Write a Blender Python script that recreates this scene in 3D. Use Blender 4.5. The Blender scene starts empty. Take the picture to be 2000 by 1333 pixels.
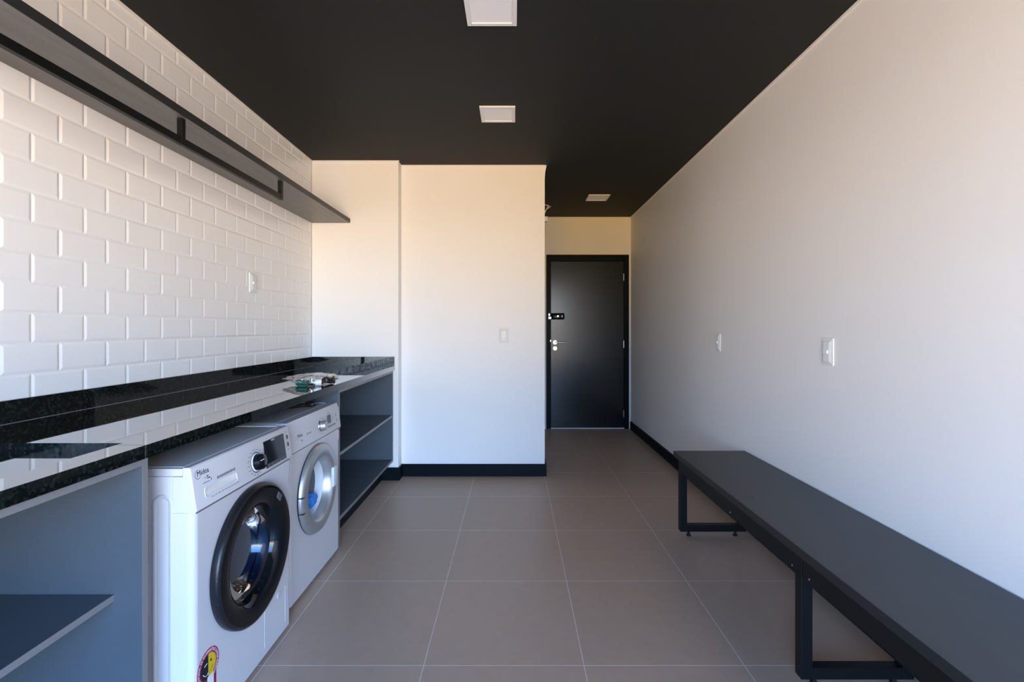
import bpy, bmesh, math, random
from mathutils import Vector, Matrix, noise
random.seed(7)
PI = math.pi
C = bpy.context.scene.collection

# ------------------------------------------------------------------ camera
F = 938.0; VPX, VPY = 1004.0, 641.0; EYE = 1.264
cam_d = bpy.data.cameras.new('camera'); cam = bpy.data.objects.new('camera', cam_d); C.objects.link(cam)
cam_d.sensor_fit = 'HORIZONTAL'; cam_d.sensor_width = 36; cam_d.lens = F/2000*36
cam_d.shift_x = -(VPX-1000)/2000; cam_d.shift_y = -(666.5-VPY)/2000
cam_d.clip_start = 0.02; cam_d.clip_end = 200
cam.location = (0, 0, EYE); cam.rotation_euler = (PI/2, 0, 0)
bpy.context.scene.camera = cam

# ------------------------------------------------------------------ view + world
vs = bpy.context.scene.view_settings
vs.view_transform = 'Standard'; vs.look = 'None'; vs.gamma = 1; vs.use_curve_mapping = False
vs.exposure = 0.16
w = bpy.data.worlds.new('sky'); bpy.context.scene.world = w; w.use_nodes = True
nt = w.node_tree; nt.nodes.clear()
tc = nt.nodes.new('ShaderNodeTexCoord'); sep = nt.nodes.new('ShaderNodeSeparateXYZ')
mr = nt.nodes.new('ShaderNodeMapRange'); mr.inputs['From Min'].default_value = -0.5; mr.inputs['From Max'].default_value = 0.5
bg = nt.nodes.new('ShaderNodeBackground'); wo = nt.nodes.new('ShaderNodeOutputWorld')
nt.links.new(tc.outputs['Generated'], sep.inputs[0]); nt.links.new(sep.outputs['Z'], mr.inputs['Value'])
def ramp(stops):
    cr = nt.nodes.new('ShaderNodeValToRGB'); nt.links.new(mr.outputs[0], cr.inputs[0]); e = cr.color_ramp.elements
    e[0].position, e[0].color = stops[0][0], (*stops[0][1], 1)
    e[1].position, e[1].color = stops[-1][0], (*stops[-1][1], 1)
    for p, c in stops[1:-1]:
        n = e.new(p); n.color = (*c, 1)
    return cr
# open sky with sunlit ground to either side of the window ...
side = ramp([(0.0, (0.32,0.25,0.18)), (0.20, (0.60,0.45,0.30)), (0.39, (0.76,0.55,0.33)), (0.44, (0.24,0.19,0.14)), (0.488, (0.24,0.21,0.17)),
             (0.51, (0.95,0.88,0.72)), (0.58, (0.58,0.76,0.97)), (0.72, (0.23,0.52,1.0)), (1.0, (0.09,0.31,0.92))])
# ... and straight opposite an added dim, orange-banded sector that tones the back wall
mid = ramp([(0.0, (0.05,0.045,0.035)), (0.14, (0.08,0.06,0.03)), (0.22, (0.44,0.245,0.01)), (0.39, (0.44,0.245,0.01)), (0.44, (0.05,0.045,0.035)),
            (0.492, (0.05,0.055,0.055)), (0.505, (0.15,0.155,0.14)), (0.58, (0.09,0.15,0.23)), (0.72, (0.02,0.09,0.22)), (1.0, (0.01,0.06,0.22))])
az = nt.nodes.new('ShaderNodeValToRGB'); mra = nt.nodes.new('ShaderNodeMapRange')
mra.inputs['From Min'].default_value = -0.6; mra.inputs['From Max'].default_value = 0.6
nt.links.new(sep.outputs['X'], mra.inputs['Value']); nt.links.new(mra.outputs[0], az.inputs[0])
e = az.color_ramp.elements; e[0].position = 0.16; e[0].color = (0,0,0,1); e[1].position = 0.63; e[1].color = (0,0,0,1)
for p in (0.27, 0.50):
    n = e.new(p); n.color = (1,1,1,1)
mixw = nt.nodes.new('ShaderNodeMix'); mixw.data_type = 'RGBA'
nt.links.new(az.outputs[0], mixw.inputs['Factor']); nt.links.new(side.outputs[0], mixw.inputs['A']); nt.links.new(mid.outputs[0], mixw.inputs['B'])
nt.links.new(mixw.outputs['Result'], bg.inputs['Color']); nt.links.new(bg.outputs[0], wo.inputs[0])
bg.inputs['Strength'].default_value = 30.0

REAR = -2.2                                    # window wall behind the camera
WX0, WX1, WZ0, WZ1 = -1.55, 1.42, 0.06, 2.38    # its glazed opening
pl = bpy.data.lights.new('window_portal', 'AREA'); pl.shape = 'RECTANGLE'; pl.size = WX1-WX0; pl.size_y = WZ1-WZ0
pl.cycles.is_portal = True
po = bpy.data.objects.new('window_portal', pl); C.objects.link(po)
po.location = ((WX0+WX1)/2, REAR+0.01, (WZ0+WZ1)/2); po.rotation_euler = (PI/2, 0, 0)

# ------------------------------------------------------------------ helpers
def box(bm, x0, y0, z0, x1, y1, z1, bev=0.0, seg=2):
    x0, x1 = min(x0, x1), max(x0, x1); y0, y1 = min(y0, y1), max(y0, y1); z0, z1 = min(z0, z1), max(z0, z1)
    vs_ = [bm.verts.new(p) for p in ((x0,y0,z0),(x1,y0,z0),(x1,y1,z0),(x0,y1,z0),(x0,y0,z1),(x1,y0,z1),(x1,y1,z1),(x0,y1,z1))]
    fs = [bm.faces.new([vs_[i] for i in f]) for f in ((0,3,2,1),(4,5,6,7),(0,1,5,4),(1,2,6,5),(2,3,7,6),(3,0,4,7))]
    if bev > 0:
        es = list({e_ for f in fs for e_ in f.edges})
        bmesh.ops.bevel(bm, geom=es, offset=bev, segments=seg, profile=0.5, affect='EDGES')
    return bm

def BB(*boxes, bev=0.0):
    bm = bmesh.new()
    for b in boxes: box(bm, *b, bev=bev)
    return bm

def obj(name, bm, mats, parent=None, smooth=False, loc=(0,0,0), kind=None):
    me = bpy.data.meshes.new(name)
    bmesh.ops.recalc_face_normals(bm, faces=bm.faces)
    bm.to_mesh(me); bm.free()
    for m_ in (mats if isinstance(mats, (list, tuple)) else [mats]): me.materials.append(m_)
    if smooth:
        for p in me.polygons: p.use_smooth = True
        try: me.set_sharp_from_angle(angle=math.radians(38))
        except Exception: pass
    o = bpy.data.objects.new(name, me); C.objects.link(o); o.location = loc
    if parent: o.parent = parent
    if kind: o['kind'] = kind
    return o

def thing(name, label, cat, loc=(0,0,0), group=None, rot=(0,0,0)):
    o = bpy.data.objects.new(name, None); C.objects.link(o); o.empty_display_size = 0.1
    o.location = loc; o.rotation_euler = rot; o['label'] = label; o['category'] = cat
    if group: o['group'] = group
    return o

def tag(o, label, cat, group=None):
    o['label'] = label; o['category'] = cat
    if group: o['group'] = group
    return o

def lathe_x(bm, prof, cy, cz, seg=96, close_end=False, squash=1.0):
    """revolve (r, x) profile about the x axis through (cy, cz)"""
    rings = []
    for r, x in prof:
        rings.append([bm.verts.new((x, cy+r*squash*math.cos(2*PI*k/seg), cz+r*math.sin(2*PI*k/seg))) for k in range(seg)])
    for a, b in zip(rings, rings[1:]):
        for k in range(seg): bm.faces.new((a[k], a[(k+1)%seg], b[(k+1)%seg], b[k]))
    if close_end: bm.faces.new(rings[-1])
    return bm

def cyl(bm, p, q, r, seg=20, r2=None):
    p, q = Vector(p), Vector(q); d = (q-p).normalized(); r2 = r if r2 is None else r2
    a = d.orthogonal().normalized(); b = d.cross(a)
    A = [bm.verts.new(p+r*(a*math.cos(2*PI*k/seg)+b*math.sin(2*PI*k/seg))) for k in range(seg)]
    B = [bm.verts.new(q+r2*(a*math.cos(2*PI*k/seg)+b*math.sin(2*PI*k/seg))) for k in range(seg)]
    for k in range(seg): bm.faces.new((A[k], A[(k+1)%seg], B[(k+1)%seg], B[k]))
    bm.faces.new(A[::-1]); bm.faces.new(B)
    return bm

def tube(bm, pts, r, seg=10):
    pts = [Vector(p) for p in pts]; prev = None; up = Vector((0,0,1))
    for i, p in enumerate(pts):
        d = (pts[min(i+1, len(pts)-1)]-pts[max(i-1, 0)]).normalized()
        a = d.cross(up)
        if a.length < 1e-3: a = d.cross(Vector((1,0,0)))
        a.normalize(); b = d.cross(a)
        ring = [bm.verts.new(p+r*(a*math.cos(2*PI*k/seg)+b*math.sin(2*PI*k/seg))) for k in range(seg)]
        if prev:
            for k in range(seg): bm.faces.new((prev[k], prev[(k+1)%seg], ring[(k+1)%seg], ring[k]))
        else: bm.faces.new(ring)
        prev = ring
    bm.faces.new(prev); return bm

def prism_y(bm, prof, y0, y1):
    """extrude an (x, z) outline along y"""
    A = [bm.verts.new((x, y0, z)) for x, z in prof]; B = [bm.verts.new((x, y1, z)) for x, z in prof]
    n_ = len(prof)
    for k in range(n_): bm.faces.new((A[k], A[(k+1)%n_], B[(k+1)%n_], B[k]))
    bm.faces.new(A[::-1]); bm.faces.new(B); return bm

# ------------------------------------------------------------------ materials
def mat(name, col, rough=0.5, metal=0.0, ior=1.5, noise_amt=0.0, noise_scale=8.0, bump=0.0, bump_scale=200.0,
        trans=0.0, coat=0.0, spec=None, stretch=None):
    m = bpy.data.materials.new(name); m.use_nodes = True
    t = m.node_tree; b = t.nodes['Principled BSDF']
    b.inputs['Base Color'].default_value = (*col, 1); b.inputs['Roughness'].default_value = rough
    b.inputs['Metallic'].default_value = metal; b.inputs['IOR'].default_value = ior
    b.inputs['Transmission Weight'].default_value = trans; b.inputs['Coat Weight'].default_value = coat
    if spec is not None: b.inputs['Specular IOR Level'].default_value = spec
    co = t.nodes.new('ShaderNodeTexCoord'); mp = t.nodes.new('ShaderNodeMapping')
    t.links.new(co.outputs['Object'], mp.inputs[0])
    if stretch: mp.inputs['Scale'].default_value = stretch
    n1 = t.nodes.new('ShaderNodeTexNoise'); n1.inputs['Scale'].default_value = noise_scale; n1.inputs['Detail'].default_value = 6
    t.links.new(mp.outputs[0], n1.inputs['Vector'])
    mx = t.nodes.new('ShaderNodeMix'); mx.data_type = 'RGBA'
    k = noise_amt
    mx.inputs['A'].default_value = (*[c*(1-k) for c in col], 1); mx.inputs['B'].default_value = (*[min(1, c*(1+k)) for c in col], 1)
    t.links.new(n1.outputs['Fac'], mx.inputs['Factor']); t.links.new(mx.outputs['Result'], b.inputs['Base Color'])
    if bump > 0:
        n2 = t.nodes.new('ShaderNodeTexNoise'); n2.inputs['Scale'].default_value = bump_scale; n2.inputs['Detail'].default_value = 4
        t.links.new(mp.outputs[0], n2.inputs['Vector'])
        bp = t.nodes.new('ShaderNodeBump'); bp.inputs['Strength'].default_value = bump; bp.inputs['Distance'].default_value = 0.002
        t.links.new(n2.outputs['Fac'], bp.inputs['Height']); t.links.new(bp.outputs[0], b.inputs['Normal'])
    return m

M = {}
M['wall'] = mat('white_wall_paint', (0.86,0.85,0.84), 0.55, noise_amt=0.012, noise_scale=3, bump=0.06, bump_scale=90)
M['wall_side'] = M['wall']
M['ceil'] = mat('dark_ceiling_paint', (0.014,0.0155,0.0145), 0.7, spec=0.35, noise_amt=0.03, noise_scale=3, bump=0.05, bump_scale=120)
M['tile'] = mat('glazed_white_tile', (0.88,0.87,0.86), 0.14, noise_amt=0.01, noise_scale=4, bump=0.05, bump_scale=14)
M['grout'] = mat('white_grout', (0.86,0.85,0.84), 0.8, noise_amt=0.03, noise_scale=60, bump=0.2, bump_scale=400)
M['black'] = mat('black_skirting', (0.004,0.007,0.010), 0.4, noise_amt=0.1, noise_scale=20, spec=0.08)
M['door'] = mat('black_door_laminate', (0.004,0.007,0.009), 0.20, spec=0.45, noise_amt=0.12, noise_scale=40)
M['steel'] = mat('brushed_steel', (0.72,0.72,0.72), 0.25, metal=1, noise_amt=0.05, noise_scale=60)
M['chrome'] = mat('chrome', (0.85,0.86,0.88), 0.08, metal=1)
M['silver'] = mat('silver_plastic', (0.46,0.48,0.50), 0.36, metal=0.7, noise_amt=0.02)
M['lam'] = mat('slate_grey_laminate', (0.062,0.082,0.103), 0.42, noise_amt=0.06, noise_scale=30, bump=0.04, bump_scale=300)
M['lam_edge'] = mat('grey_edge_banding', (0.19,0.195,0.205), 0.45, noise_amt=0.05, noise_scale=30)
M['shelf'] = mat('dark_grey_shelf_laminate', (0.145,0.138,0.132), 0.4, noise_amt=0.35, noise_scale=5, stretch=(6,0.8,6), bump=0.05, bump_scale=200)
M['shelf_edge'] = mat('dark_edge_banding', (0.020,0.022,0.022), 0.45, noise_amt=0.1)
M['iron'] = mat('matt_black_steel', (0.004,0.005,0.006), 0.45, spec=0.25, noise_amt=0.1, noise_scale=60, bump=0.05, bump_scale=500)
M['bench'] = mat('charcoal_bench_laminate', (0.028,0.035,0.042), 0.42, noise_amt=0.22, noise_scale=30, stretch=(1,0.3,1), bump=0.04, bump_scale=300)
M['bench_edge'] = mat('charcoal_bench_edge', (0.012,0.015,0.017), 0.42, noise_amt=0.12, noise_scale=30)
M['plastic'] = mat('white_plastic', (0.76,0.77,0.78), 0.3, noise_amt=0.01, spec=0.3)
M['switch'] = mat('white_switch_plastic', (0.78,0.80,0.80), 0.35, spec=0.25)
M['switch_rocker'] = mat('white_rocker_plastic', (0.84,0.86,0.86), 0.2)
M['enamel'] = mat('white_enamel', (0.58,0.585,0.61), 0.32, noise_amt=0.008, spec=0.22)
M['lid'] = mat('pale_grey_lid', (0.62,0.64,0.68), 0.3, noise_amt=0.02, noise_scale=20, bump=0.05, bump_scale=400)
M['slit_shade'] = mat('dark_gap_and_shade', (0.08,0.09,0.11), 0.6)  # seams and small dark parts; also paints the shadow under the control panel
M['blk_gloss'] = mat('gloss_black_plastic', (0.004,0.006,0.008), 0.06, spec=0.22)
M['blk_plastic'] = mat('black_plastic', (0.010,0.011,0.014), 0.3, spec=0.3)
M['screen'] = mat('dark_display_glass', (0.010,0.014,0.018), 0.06, ior=1.6)
M['print'] = mat('dark_grey_print', (0.05,0.06,0.09), 0.5)
M['drum'] = mat('steel_drum', (0.05,0.065,0.085), 0.32, metal=0.9, noise_amt=0.2, noise_scale=60)
M['gasket_dark'] = mat('dark_rubber', (0.03,0.035,0.04), 0.5)
M['gasket_pale'] = mat('pale_grey_rubber', (0.62,0.68,0.72), 0.4)
M['red'] = mat('magenta_red_print', (0.30,0.006,0.06), 0.4)
M['pink'] = mat('pale_pink_print', (0.80,0.52,0.62), 0.4)
M['yellow'] = mat('yellow_print', (0.70,0.52,0.012), 0.4)
M['seal_black'] = mat('black_print', (0.006,0.008,0.015), 0.4)
M['white_print'] = mat('white_print', (0.75,0.78,0.82), 0.4)
M['blue'] = mat('bright_blue_plastic', (0.02,0.22,0.72), 0.4, noise_amt=0.3, noise_scale=20)
M['green'] = mat('dark_green_plastic', (0.01,0.10,0.07), 0.25)
M['diffuser'] = mat('opal_lamp_cover', (0.94,0.94,0.96), 0.35)
M['lampframe'] = mat('white_lamp_frame', (0.84,0.83,0.82), 0.4)
M['alu'] = mat('black_aluminium', (0.02,0.02,0.022), 0.35)
M['pale_trim'] = mat('pale_caulk', (0.84,0.82,0.79), 0.5)

def glass_mat(name, col, rough=0.0, ior=1.45):
    m = mat(name, col, rough, trans=1.0, ior=ior); return m
M['glass'] = glass_mat('door_glass', (0.80,0.90,0.97))
M['glass_smoke'] = glass_mat('smoked_door_glass', (0.25,0.45,0.72), ior=1.30)

def film():
    m = bpy.data.materials.new('clear_plastic_film'); m.use_nodes = True; t = m.node_tree; t.nodes.clear()
    o = t.nodes.new('ShaderNodeOutputMaterial'); mx = t.nodes.new('ShaderNodeMixShader'); tr = t.nodes.new('ShaderNodeBsdfTransparent')
    g = t.nodes.new('ShaderNodeBsdfGlossy'); g.inputs['Roughness'].default_value = 0.08
    lw = t.nodes.new('ShaderNodeLayerWeight'); lw.inputs['Blend'].default_value = 0.35
    tr.inputs['Color'].default_value = (0.92,0.94,0.95,1)
    ad = t.nodes.new('ShaderNodeMath'); ad.operation = 'MULTIPLY_ADD'; ad.inputs[1].default_value = 0.65; ad.inputs[2].default_value = 0.16
    t.links.new(lw.outputs['Facing'], ad.inputs[0]); t.links.new(ad.outputs[0], mx.inputs[0])
    t.links.new(tr.outputs[0], mx.inputs[1]); t.links.new(g.outputs[0], mx.inputs[2]); t.links.new(mx.outputs[0], o.inputs[0])
    return m
M['film'] = film()

def granite():
    m = bpy.data.materials.new('black_speckled_granite'); m.use_nodes = True; t = m.node_tree; b = t.nodes['Principled BSDF']
    b.inputs['Roughness'].default_value = 0.5; b.inputs['Specular IOR Level'].default_value = 0.0
    co = t.nodes.new('ShaderNodeTexCoord')
    n1 = t.nodes.new('ShaderNodeTexNoise'); n1.inputs['Scale'].default_value = 95; n1.inputs['Detail'].default_value = 8
    r1 = t.nodes.new('ShaderNodeValToRGB'); r1.color_ramp.elements[0].position = 0.50; r1.color_ramp.elements[0].color = (0.004,0.006,0.006,1)
    r1.color_ramp.elements[1].position = 0.72; r1.color_ramp.elements[1].color = (0.020,0.028,0.026,1)
    v = t.nodes.new('ShaderNodeTexVoronoi'); v.inputs['Scale'].default_value = 42
    r2 = t.nodes.new('ShaderNodeValToRGB'); r2.color_ramp.elements[0].position = 0.0; r2.color_ramp.elements[0].color = (1,1,1,1)
    r2.color_ramp.elements[1].position = 0.12; r2.color_ramp.elements[1].color = (0,0,0,1)
    lt = t.nodes.new('ShaderNodeSeparateColor'); gt = t.nodes.new('ShaderNodeMath'); gt.operation = 'GREATER_THAN'; gt.inputs[1].default_value = 0.86
    mu = t.nodes.new('ShaderNodeMath'); mu.operation = 'MULTIPLY'
    mx = t.nodes.new('ShaderNodeMix'); mx.data_type = 'RGBA'; mx.inputs['B'].default_value = (0.42,0.46,0.44,1)
    t.links.new(co.outputs['Object'], n1.inputs['Vector']); t.links.new(co.outputs['Object'], v.inputs['Vector'])
    t.links.new(n1.outputs['Fac'], r1.inputs[0]); t.links.new(v.outputs['Distance'], r2.inputs[0])
    t.links.new(v.outputs['Color'], lt.inputs[0]); t.links.new(lt.outputs[0], gt.inputs[0])
    t.links.new(gt.outputs[0], mu.inputs[0]); t.links.new(r2.outputs[0], mu.inputs[1])
    t.links.new(r1.outputs[0], mx.inputs['A']); t.links.new(mu.outputs[0], mx.inputs['Factor']); t.links.new(mx.outputs['Result'], b.inputs['Base Color'])
    # polish: clear reflection that grows towards grazing angles
    gl = t.nodes.new('ShaderNodeBsdfGlossy'); gl.inputs['Roughness'].default_value = 0.02; ms = t.nodes.new('ShaderNodeMixShader')
    lw = t.nodes.new('ShaderNodeLayerWeight'); lw.inputs['Blend'].default_value = 0.5
    pw = t.nodes.new('ShaderNodeMapRange'); pw.interpolation_type = 'SMOOTHSTEP'; pw.inputs['From Min'].default_value = 0.58; pw.inputs['From Max'].default_value = 0.86
    ma = t.nodes.new('ShaderNodeMath'); ma.operation = 'MULTIPLY_ADD'; ma.inputs[1].default_value = 0.86; ma.inputs[2].default_value = 0.035
    t.links.new(lw.outputs['Facing'], pw.inputs[0]); t.links.new(pw.outputs[0], ma.inputs[0]); t.links.new(ma.outputs[0], ms.inputs[0])
    t.links.new(b.outputs[0], ms.inputs[1]); t.links.new(gl.outputs[0], ms.inputs[2]); t.links.new(ms.outputs[0], t.nodes['Material Output'].inputs[0])
    return m
M['granite'] = granite()

def floor_mat():
    m = bpy.data.materials.new('grey_porcelain_floor_tile'); m.use_nodes = True; t = m.node_tree; b = t.nodes['Principled BSDF']
    co = t.nodes.new('ShaderNodeTexCoord'); mp = t.nodes.new('ShaderNodeMapping')
    # grout lines at x = 0.258 + 0.6 k, y = 2.395 + 0.6 k
    mp.inputs['Location'].default_value = (-0.262, -2.397, 0)
    br = t.nodes.new('ShaderNodeTexBrick'); br.offset = 0.0; br.squash = 1.0
    br.inputs['Scale'].default_value = 1.0; br.inputs['Brick Width'].default_value = 0.6; br.inputs['Row Height'].default_value = 0.6
    br.inputs['Mortar Size'].default_value = 0.0016; br.inputs['Mortar Smooth'].default_value = 0.1; br.inputs['Bias'].default_value = 0.0
    br.inputs['Color1'].default_value = (0.450,0.330,0.248,1); br.inputs['Color2'].default_value = (0.464,0.341,0.256,1)
    br.inputs['Mortar'].default_value = (0.75,0.68,0.62,1)
    n1 = t.nodes.new('ShaderNodeTexNoise'); n1.inputs['Scale'].default_value = 18; n1.inputs['Detail'].default_value = 8
    mr_ = t.nodes.new('ShaderNodeMapRange'); mr_.inputs['To Min'].default_value = 0.93; mr_.inputs['To Max'].default_value = 1.07
    mx = t.nodes.new('ShaderNodeMix'); mx.data_type = 'RGBA'; mx.blend_type = 'MULTIPLY'; mx.inputs['Factor'].default_value = 1
    t.links.new(co.outputs['Object'], mp.inputs[0]); t.links.new(mp.outputs[0], br.inputs['Vector'])
    t.links.new(co.outputs['Object'], n1.inputs['Vector']); t.links.new(n1.outputs['Fac'], mr_.inputs['Value'])
    t.links.new(br.outputs['Color'], mx.inputs['A']); t.links.new(mr_.outputs[0], mx.inputs['B']); t.links.new(mx.outputs['Result'], b.inputs['Base Color'])
    b.inputs['Roughness'].default_value = 0.40
    bp = t.nodes.new('ShaderNodeBump'); bp.inputs['Strength'].default_value = 0.35; bp.inputs['Distance'].default_value = 0.001; bp.invert = True
    t.links.new(br.outputs['Fac'], bp.inputs['Height']); t.links.new(bp.outputs[0], b.inputs['Normal'])
    return m
M['floor'] = floor_mat()

# ------------------------------------------------------------------ room
XL, XR, YB, YC, YD, H = -1.68, 1.463, 4.10, 3.99, 6.02, 2.655
XC, XK = -0.961, 0.262           # column right edge, passage corner
def S(name, bm, m, parent=None, smooth=False): return obj(name, bm, m, parent, smooth, kind=None if parent else 'structure')
S('floor', BB((XL-0.15, REAR-0.15, -0.1, XR+0.15, YD+0.15, 0)), M['floor'])
S('ceiling', BB((XL-0.15, REAR-0.15, H, XR+0.15, YD+0.15, H+0.1)), M['ceil'])
S('wall_right', BB((XR, REAR-0.15, 0, XR+0.15, YD+0.15, H)), M['wall'])
S('wall_back', BB((XL, YB, 0, XK, YD, H)), M['wall'])
S('wall_back_left', BB((XL, YC, 0, XC, YB, H)), M['wall'])
# far wall with the doorway; unseen slab added behind the door blocks leaking light
DX0, DX1, DZ = 0.404, 1.438, 2.182
S('wall_far', BB((DX0-0.01, YD+0.121, 0, DX1+0.01, YD+0.15, DZ+0.01), (XL-0.15, YD, 0, DX0, YD+0.15, H), (DX1, YD, 0, XR+0.15, YD+0.15, H), (DX0, YD, DZ, DX1, YD+0.15, H)), M['wall'])
S('wall_rear', BB((XL-0.15, REAR-0.15, 0, WX0, REAR, H), (WX1, REAR-0.15, 0, XR+0.15, REAR, H),
                  (WX0, REAR-0.15, 0, WX1, REAR, WZ0), (WX0, REAR-0.15, WZ1, WX1, REAR, H)), M['wall'])
# window frame behind the camera
win = S('window_1', BB((WX0, REAR-0.1, WZ0, WX0+0.05, REAR-0.04, WZ1), (WX1-0.05, REAR-0.1, WZ0, WX1, REAR-0.04, WZ1),
                       (WX0, REAR-0.1, WZ0, WX1, REAR-0.04, WZ0+0.05), (WX0, REAR-0.1, WZ1-0.05, WX1, REAR-0.04, WZ1),
                       (-0.13, REAR-0.1, WZ0, -0.07, REAR-0.04, WZ1)), M['alu'])

# bevelled metro tiles on the left wall, one mesh
def tile_wall():
    bm = bmesh.new()
    box(bm, XL-0.15, REAR-0.15, 0, XL-0.0045, YD+0.15, H)
    for f in bm.faces: f.material_index = 1
    rh, tl, g, bv = 0.105, 0.2055, 0.0009, 0.009
    xg, xe, xf = XL-0.0045, XL-0.0022, XL
    nrow = int(H/rh)+2; z0 = 1.211-11*rh
    for r in range(-1, nrow+1):
        za, zb = z0+r*rh+g, z0+(r+1)*rh-g
        za, zb = max(za, 0.0), min(zb, H)
        if zb-za < 0.012: continue
        off = 1.673 if (r-11) % 2 == 0 else 1.673+tl/2
        k = math.floor((REAR-off)/tl)
        while True:
            ya, yb = off+k*tl+g, off+(k+1)*tl-g; k += 1
            if ya > YC: break
            ya, yb = max(ya, REAR), min(yb, YC)
            if yb-ya < 0.012: continue
            by = min(bv, (yb-ya)*0.35); bz = min(bv, (zb-za)*0.35)
            def ring(x, dy, dz): return [bm.verts.new(p) for p in ((x, ya+dy, za+dz), (x, yb-dy, za+dz), (x, yb-dy, zb-dz), (x, ya+dy, zb-dz))]
            R = [ring(xg, 0, 0), ring(xe, 0.0003, 0.0003), ring(xf-0.0003, by*0.93, bz*0.93), ring(xf, by*1.12, bz*1.12)]
            for a, b in zip(R, R[1:]):
                for i in range(4): bm.faces.new((a[i], a[(i+1)%4], b[(i+1)%4], b[i]))
            bm.faces.new(R[-1])
    return bm
S('wall_left', tile_wall(), [M['tile'], M['grout']])

# skirting
def base(name, *b): S(name, BB(*b, bev=0.002), M['black'])
base('baseboard_back', (XC+0.016, YB-0.015, 0, XK+0.015, YB, 0.104))
base('baseboard_back_left', (-1.115, YC-0.015, 0, XC, YC, 0.106), (XC, YC-0.015, 0, XC+0.015, YB-0.0005, 0.106))
base('baseboard_right', (XR-0.015, REAR, 0, XR, YD-0.03, 0.10))
base('baseboard_passage', (XK, YB+0.0005, 0, XK+0.015, YD, 0.104))
# pale cut-in line where walls meet the ceiling
S('trim_1', BB((XC+0.0, YB-0.006, H-0.011, XK, YB, H)), M['pale_trim'])
S('trim_2', BB((XL, YC-0.006, H-0.011, XC+0.006, YC, H)), M['pale_trim'])
S('trim_3', BB((XR-0.006, REAR, H-0.012, XR, YD, H)), M['pale_trim'])
S('trim_4', BB((XL, REAR, H-0.014, XL+0.006, YC-0.006, H)), M['pale_trim'])
S('trim_5', BB((XK, YD-0.006, H-0.012, XR-0.006, YD, H)), M['pale_trim'])
# raw plaster lip where the back wall turns into the passage
S('trim_6', prism_y(bmesh.new(), [(XK, H-0.115), (XK+0.004, H-0.06), (XK+0.016, H-0.0005), (XK, H-0.0005)], YB, YB+0.03), M['wall'])

# ------------------------------------------------------------------ door
dr = bpy.data.objects.new('door_1', None); C.objects.link(dr); dr.location = ((DX0+DX1)/2, YD, 0); dr['kind'] = 'structure'
def dp(name, bm, m, par=None, smooth=False):
    if par is None: bmesh.ops.translate(bm, verts=bm.verts, vec=(-dr.location.x, -dr.location.y, 0))
    else: bmesh.ops.translate(bm, verts=bm.verts, vec=(-dr.location.x, -dr.location.y, 0))
    return obj(name, bm, m, par or dr, smooth)
LX0, LX1, LZ = 0.463, 1.377, 2.10
dp('door_frame', BB((DX0, YD-0.012, 0, LX0-0.003, YD+0.12, DZ), (LX1+0.003, YD-0.012, 0, DX1, YD+0.12, DZ), (LX0-0.003, YD-0.012, LZ+0.003, LX1+0.003, YD+0.12, DZ), bev=0.002), M['black'])
leaf = dp('door_leaf', BB((LX0, YD+0.010, 0.012, LX1, YD+0.045, LZ), bev=0.001), M['door'])
dp('threshold', BB((DX0+0.05, YD+0.0, 0, DX1-0.05, YD+0.1, 0.010)), M['wall'])
bm = bmesh.new(); cyl(bm, (0.514, YD+0.010, 1.084), (0.514, YD-0.002, 1.084), 0.026, 28)
cyl(bm, (0.514, YD, 1.084), (0.514, YD-0.048, 1.084), 0.010, 16)
tube(bm, [(0.510, YD-0.046, 1.084), (0.56, YD-0.048, 1.084), (0.62, YD-0.048, 1.084), (0.655, YD-0.046, 1.082)], 0.0085, 14)
dp('door_handle', bm, M['steel'], None, True)
bm = bmesh.new(); cyl(bm, (0.514, YD+0.010, 1.008), (0.514, YD-0.001, 1.008), 0.025, 28); cyl(bm, (0.514, YD, 1.010), (0.514, YD-0.006, 1.010), 0.009, 16)
kh = dp('keyhole', bm, M['steel'], None, True)
dp('key_slot', BB((0.512, YD-0.0075, 1.002, 0.516, YD-0.0055, 1.016)), M['blk_plastic'], kh)
lk = dp('smart_lock', BB((0.455, YD-0.022, 1.370, 0.632, YD+0.009, 1.450), bev=0.012), M['blk_gloss'], None, True)
dp('lock_button', BB((0.540, YD-0.026, 1.400, 0.556, YD-0.021, 1.422), bev=0.002), M['chrome'], lk)
dp('lock_knob', BB((0.595, YD-0.027, 1.395, 0.606, YD-0.021, 1.425), bev=0.002), M['silver'], lk)
dp('lock_sensor', BB((0.568, YD-0.0245, 1.396, 0.574, YD-0.021, 1.424), bev=0.001), M['slit_shade'], lk)
dp('strike_box', BB((0.425, YD-0.030, 1.368, 0.452, YD-0.012, 1.452), bev=0.004), M['blk_gloss'], lk)
bm = BB((0.432, YD-0.034, 1.378, 0.462, YD-0.029, 1.402), (0.430, YD-0.034, 1.418, 0.448, YD-0.029, 1.440), bev=0.002)
dp('lock_bolt', bm, M['chrome'], lk)
dp('latch', BB((0.452, YD-0.014, 1.094, 0.460, YD-0.011, 1.112)), M['chrome'])
for z in (1.90, 1.06, 0.19):
    bm = bmesh.new(); cyl(bm, (LX1-0.003, YD-0.004, z-0.045), (LX1-0.003, YD-0.004, z+0.045), 0.006, 12)
    dp('hinge', bm, M['steel'], None, True)

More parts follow.
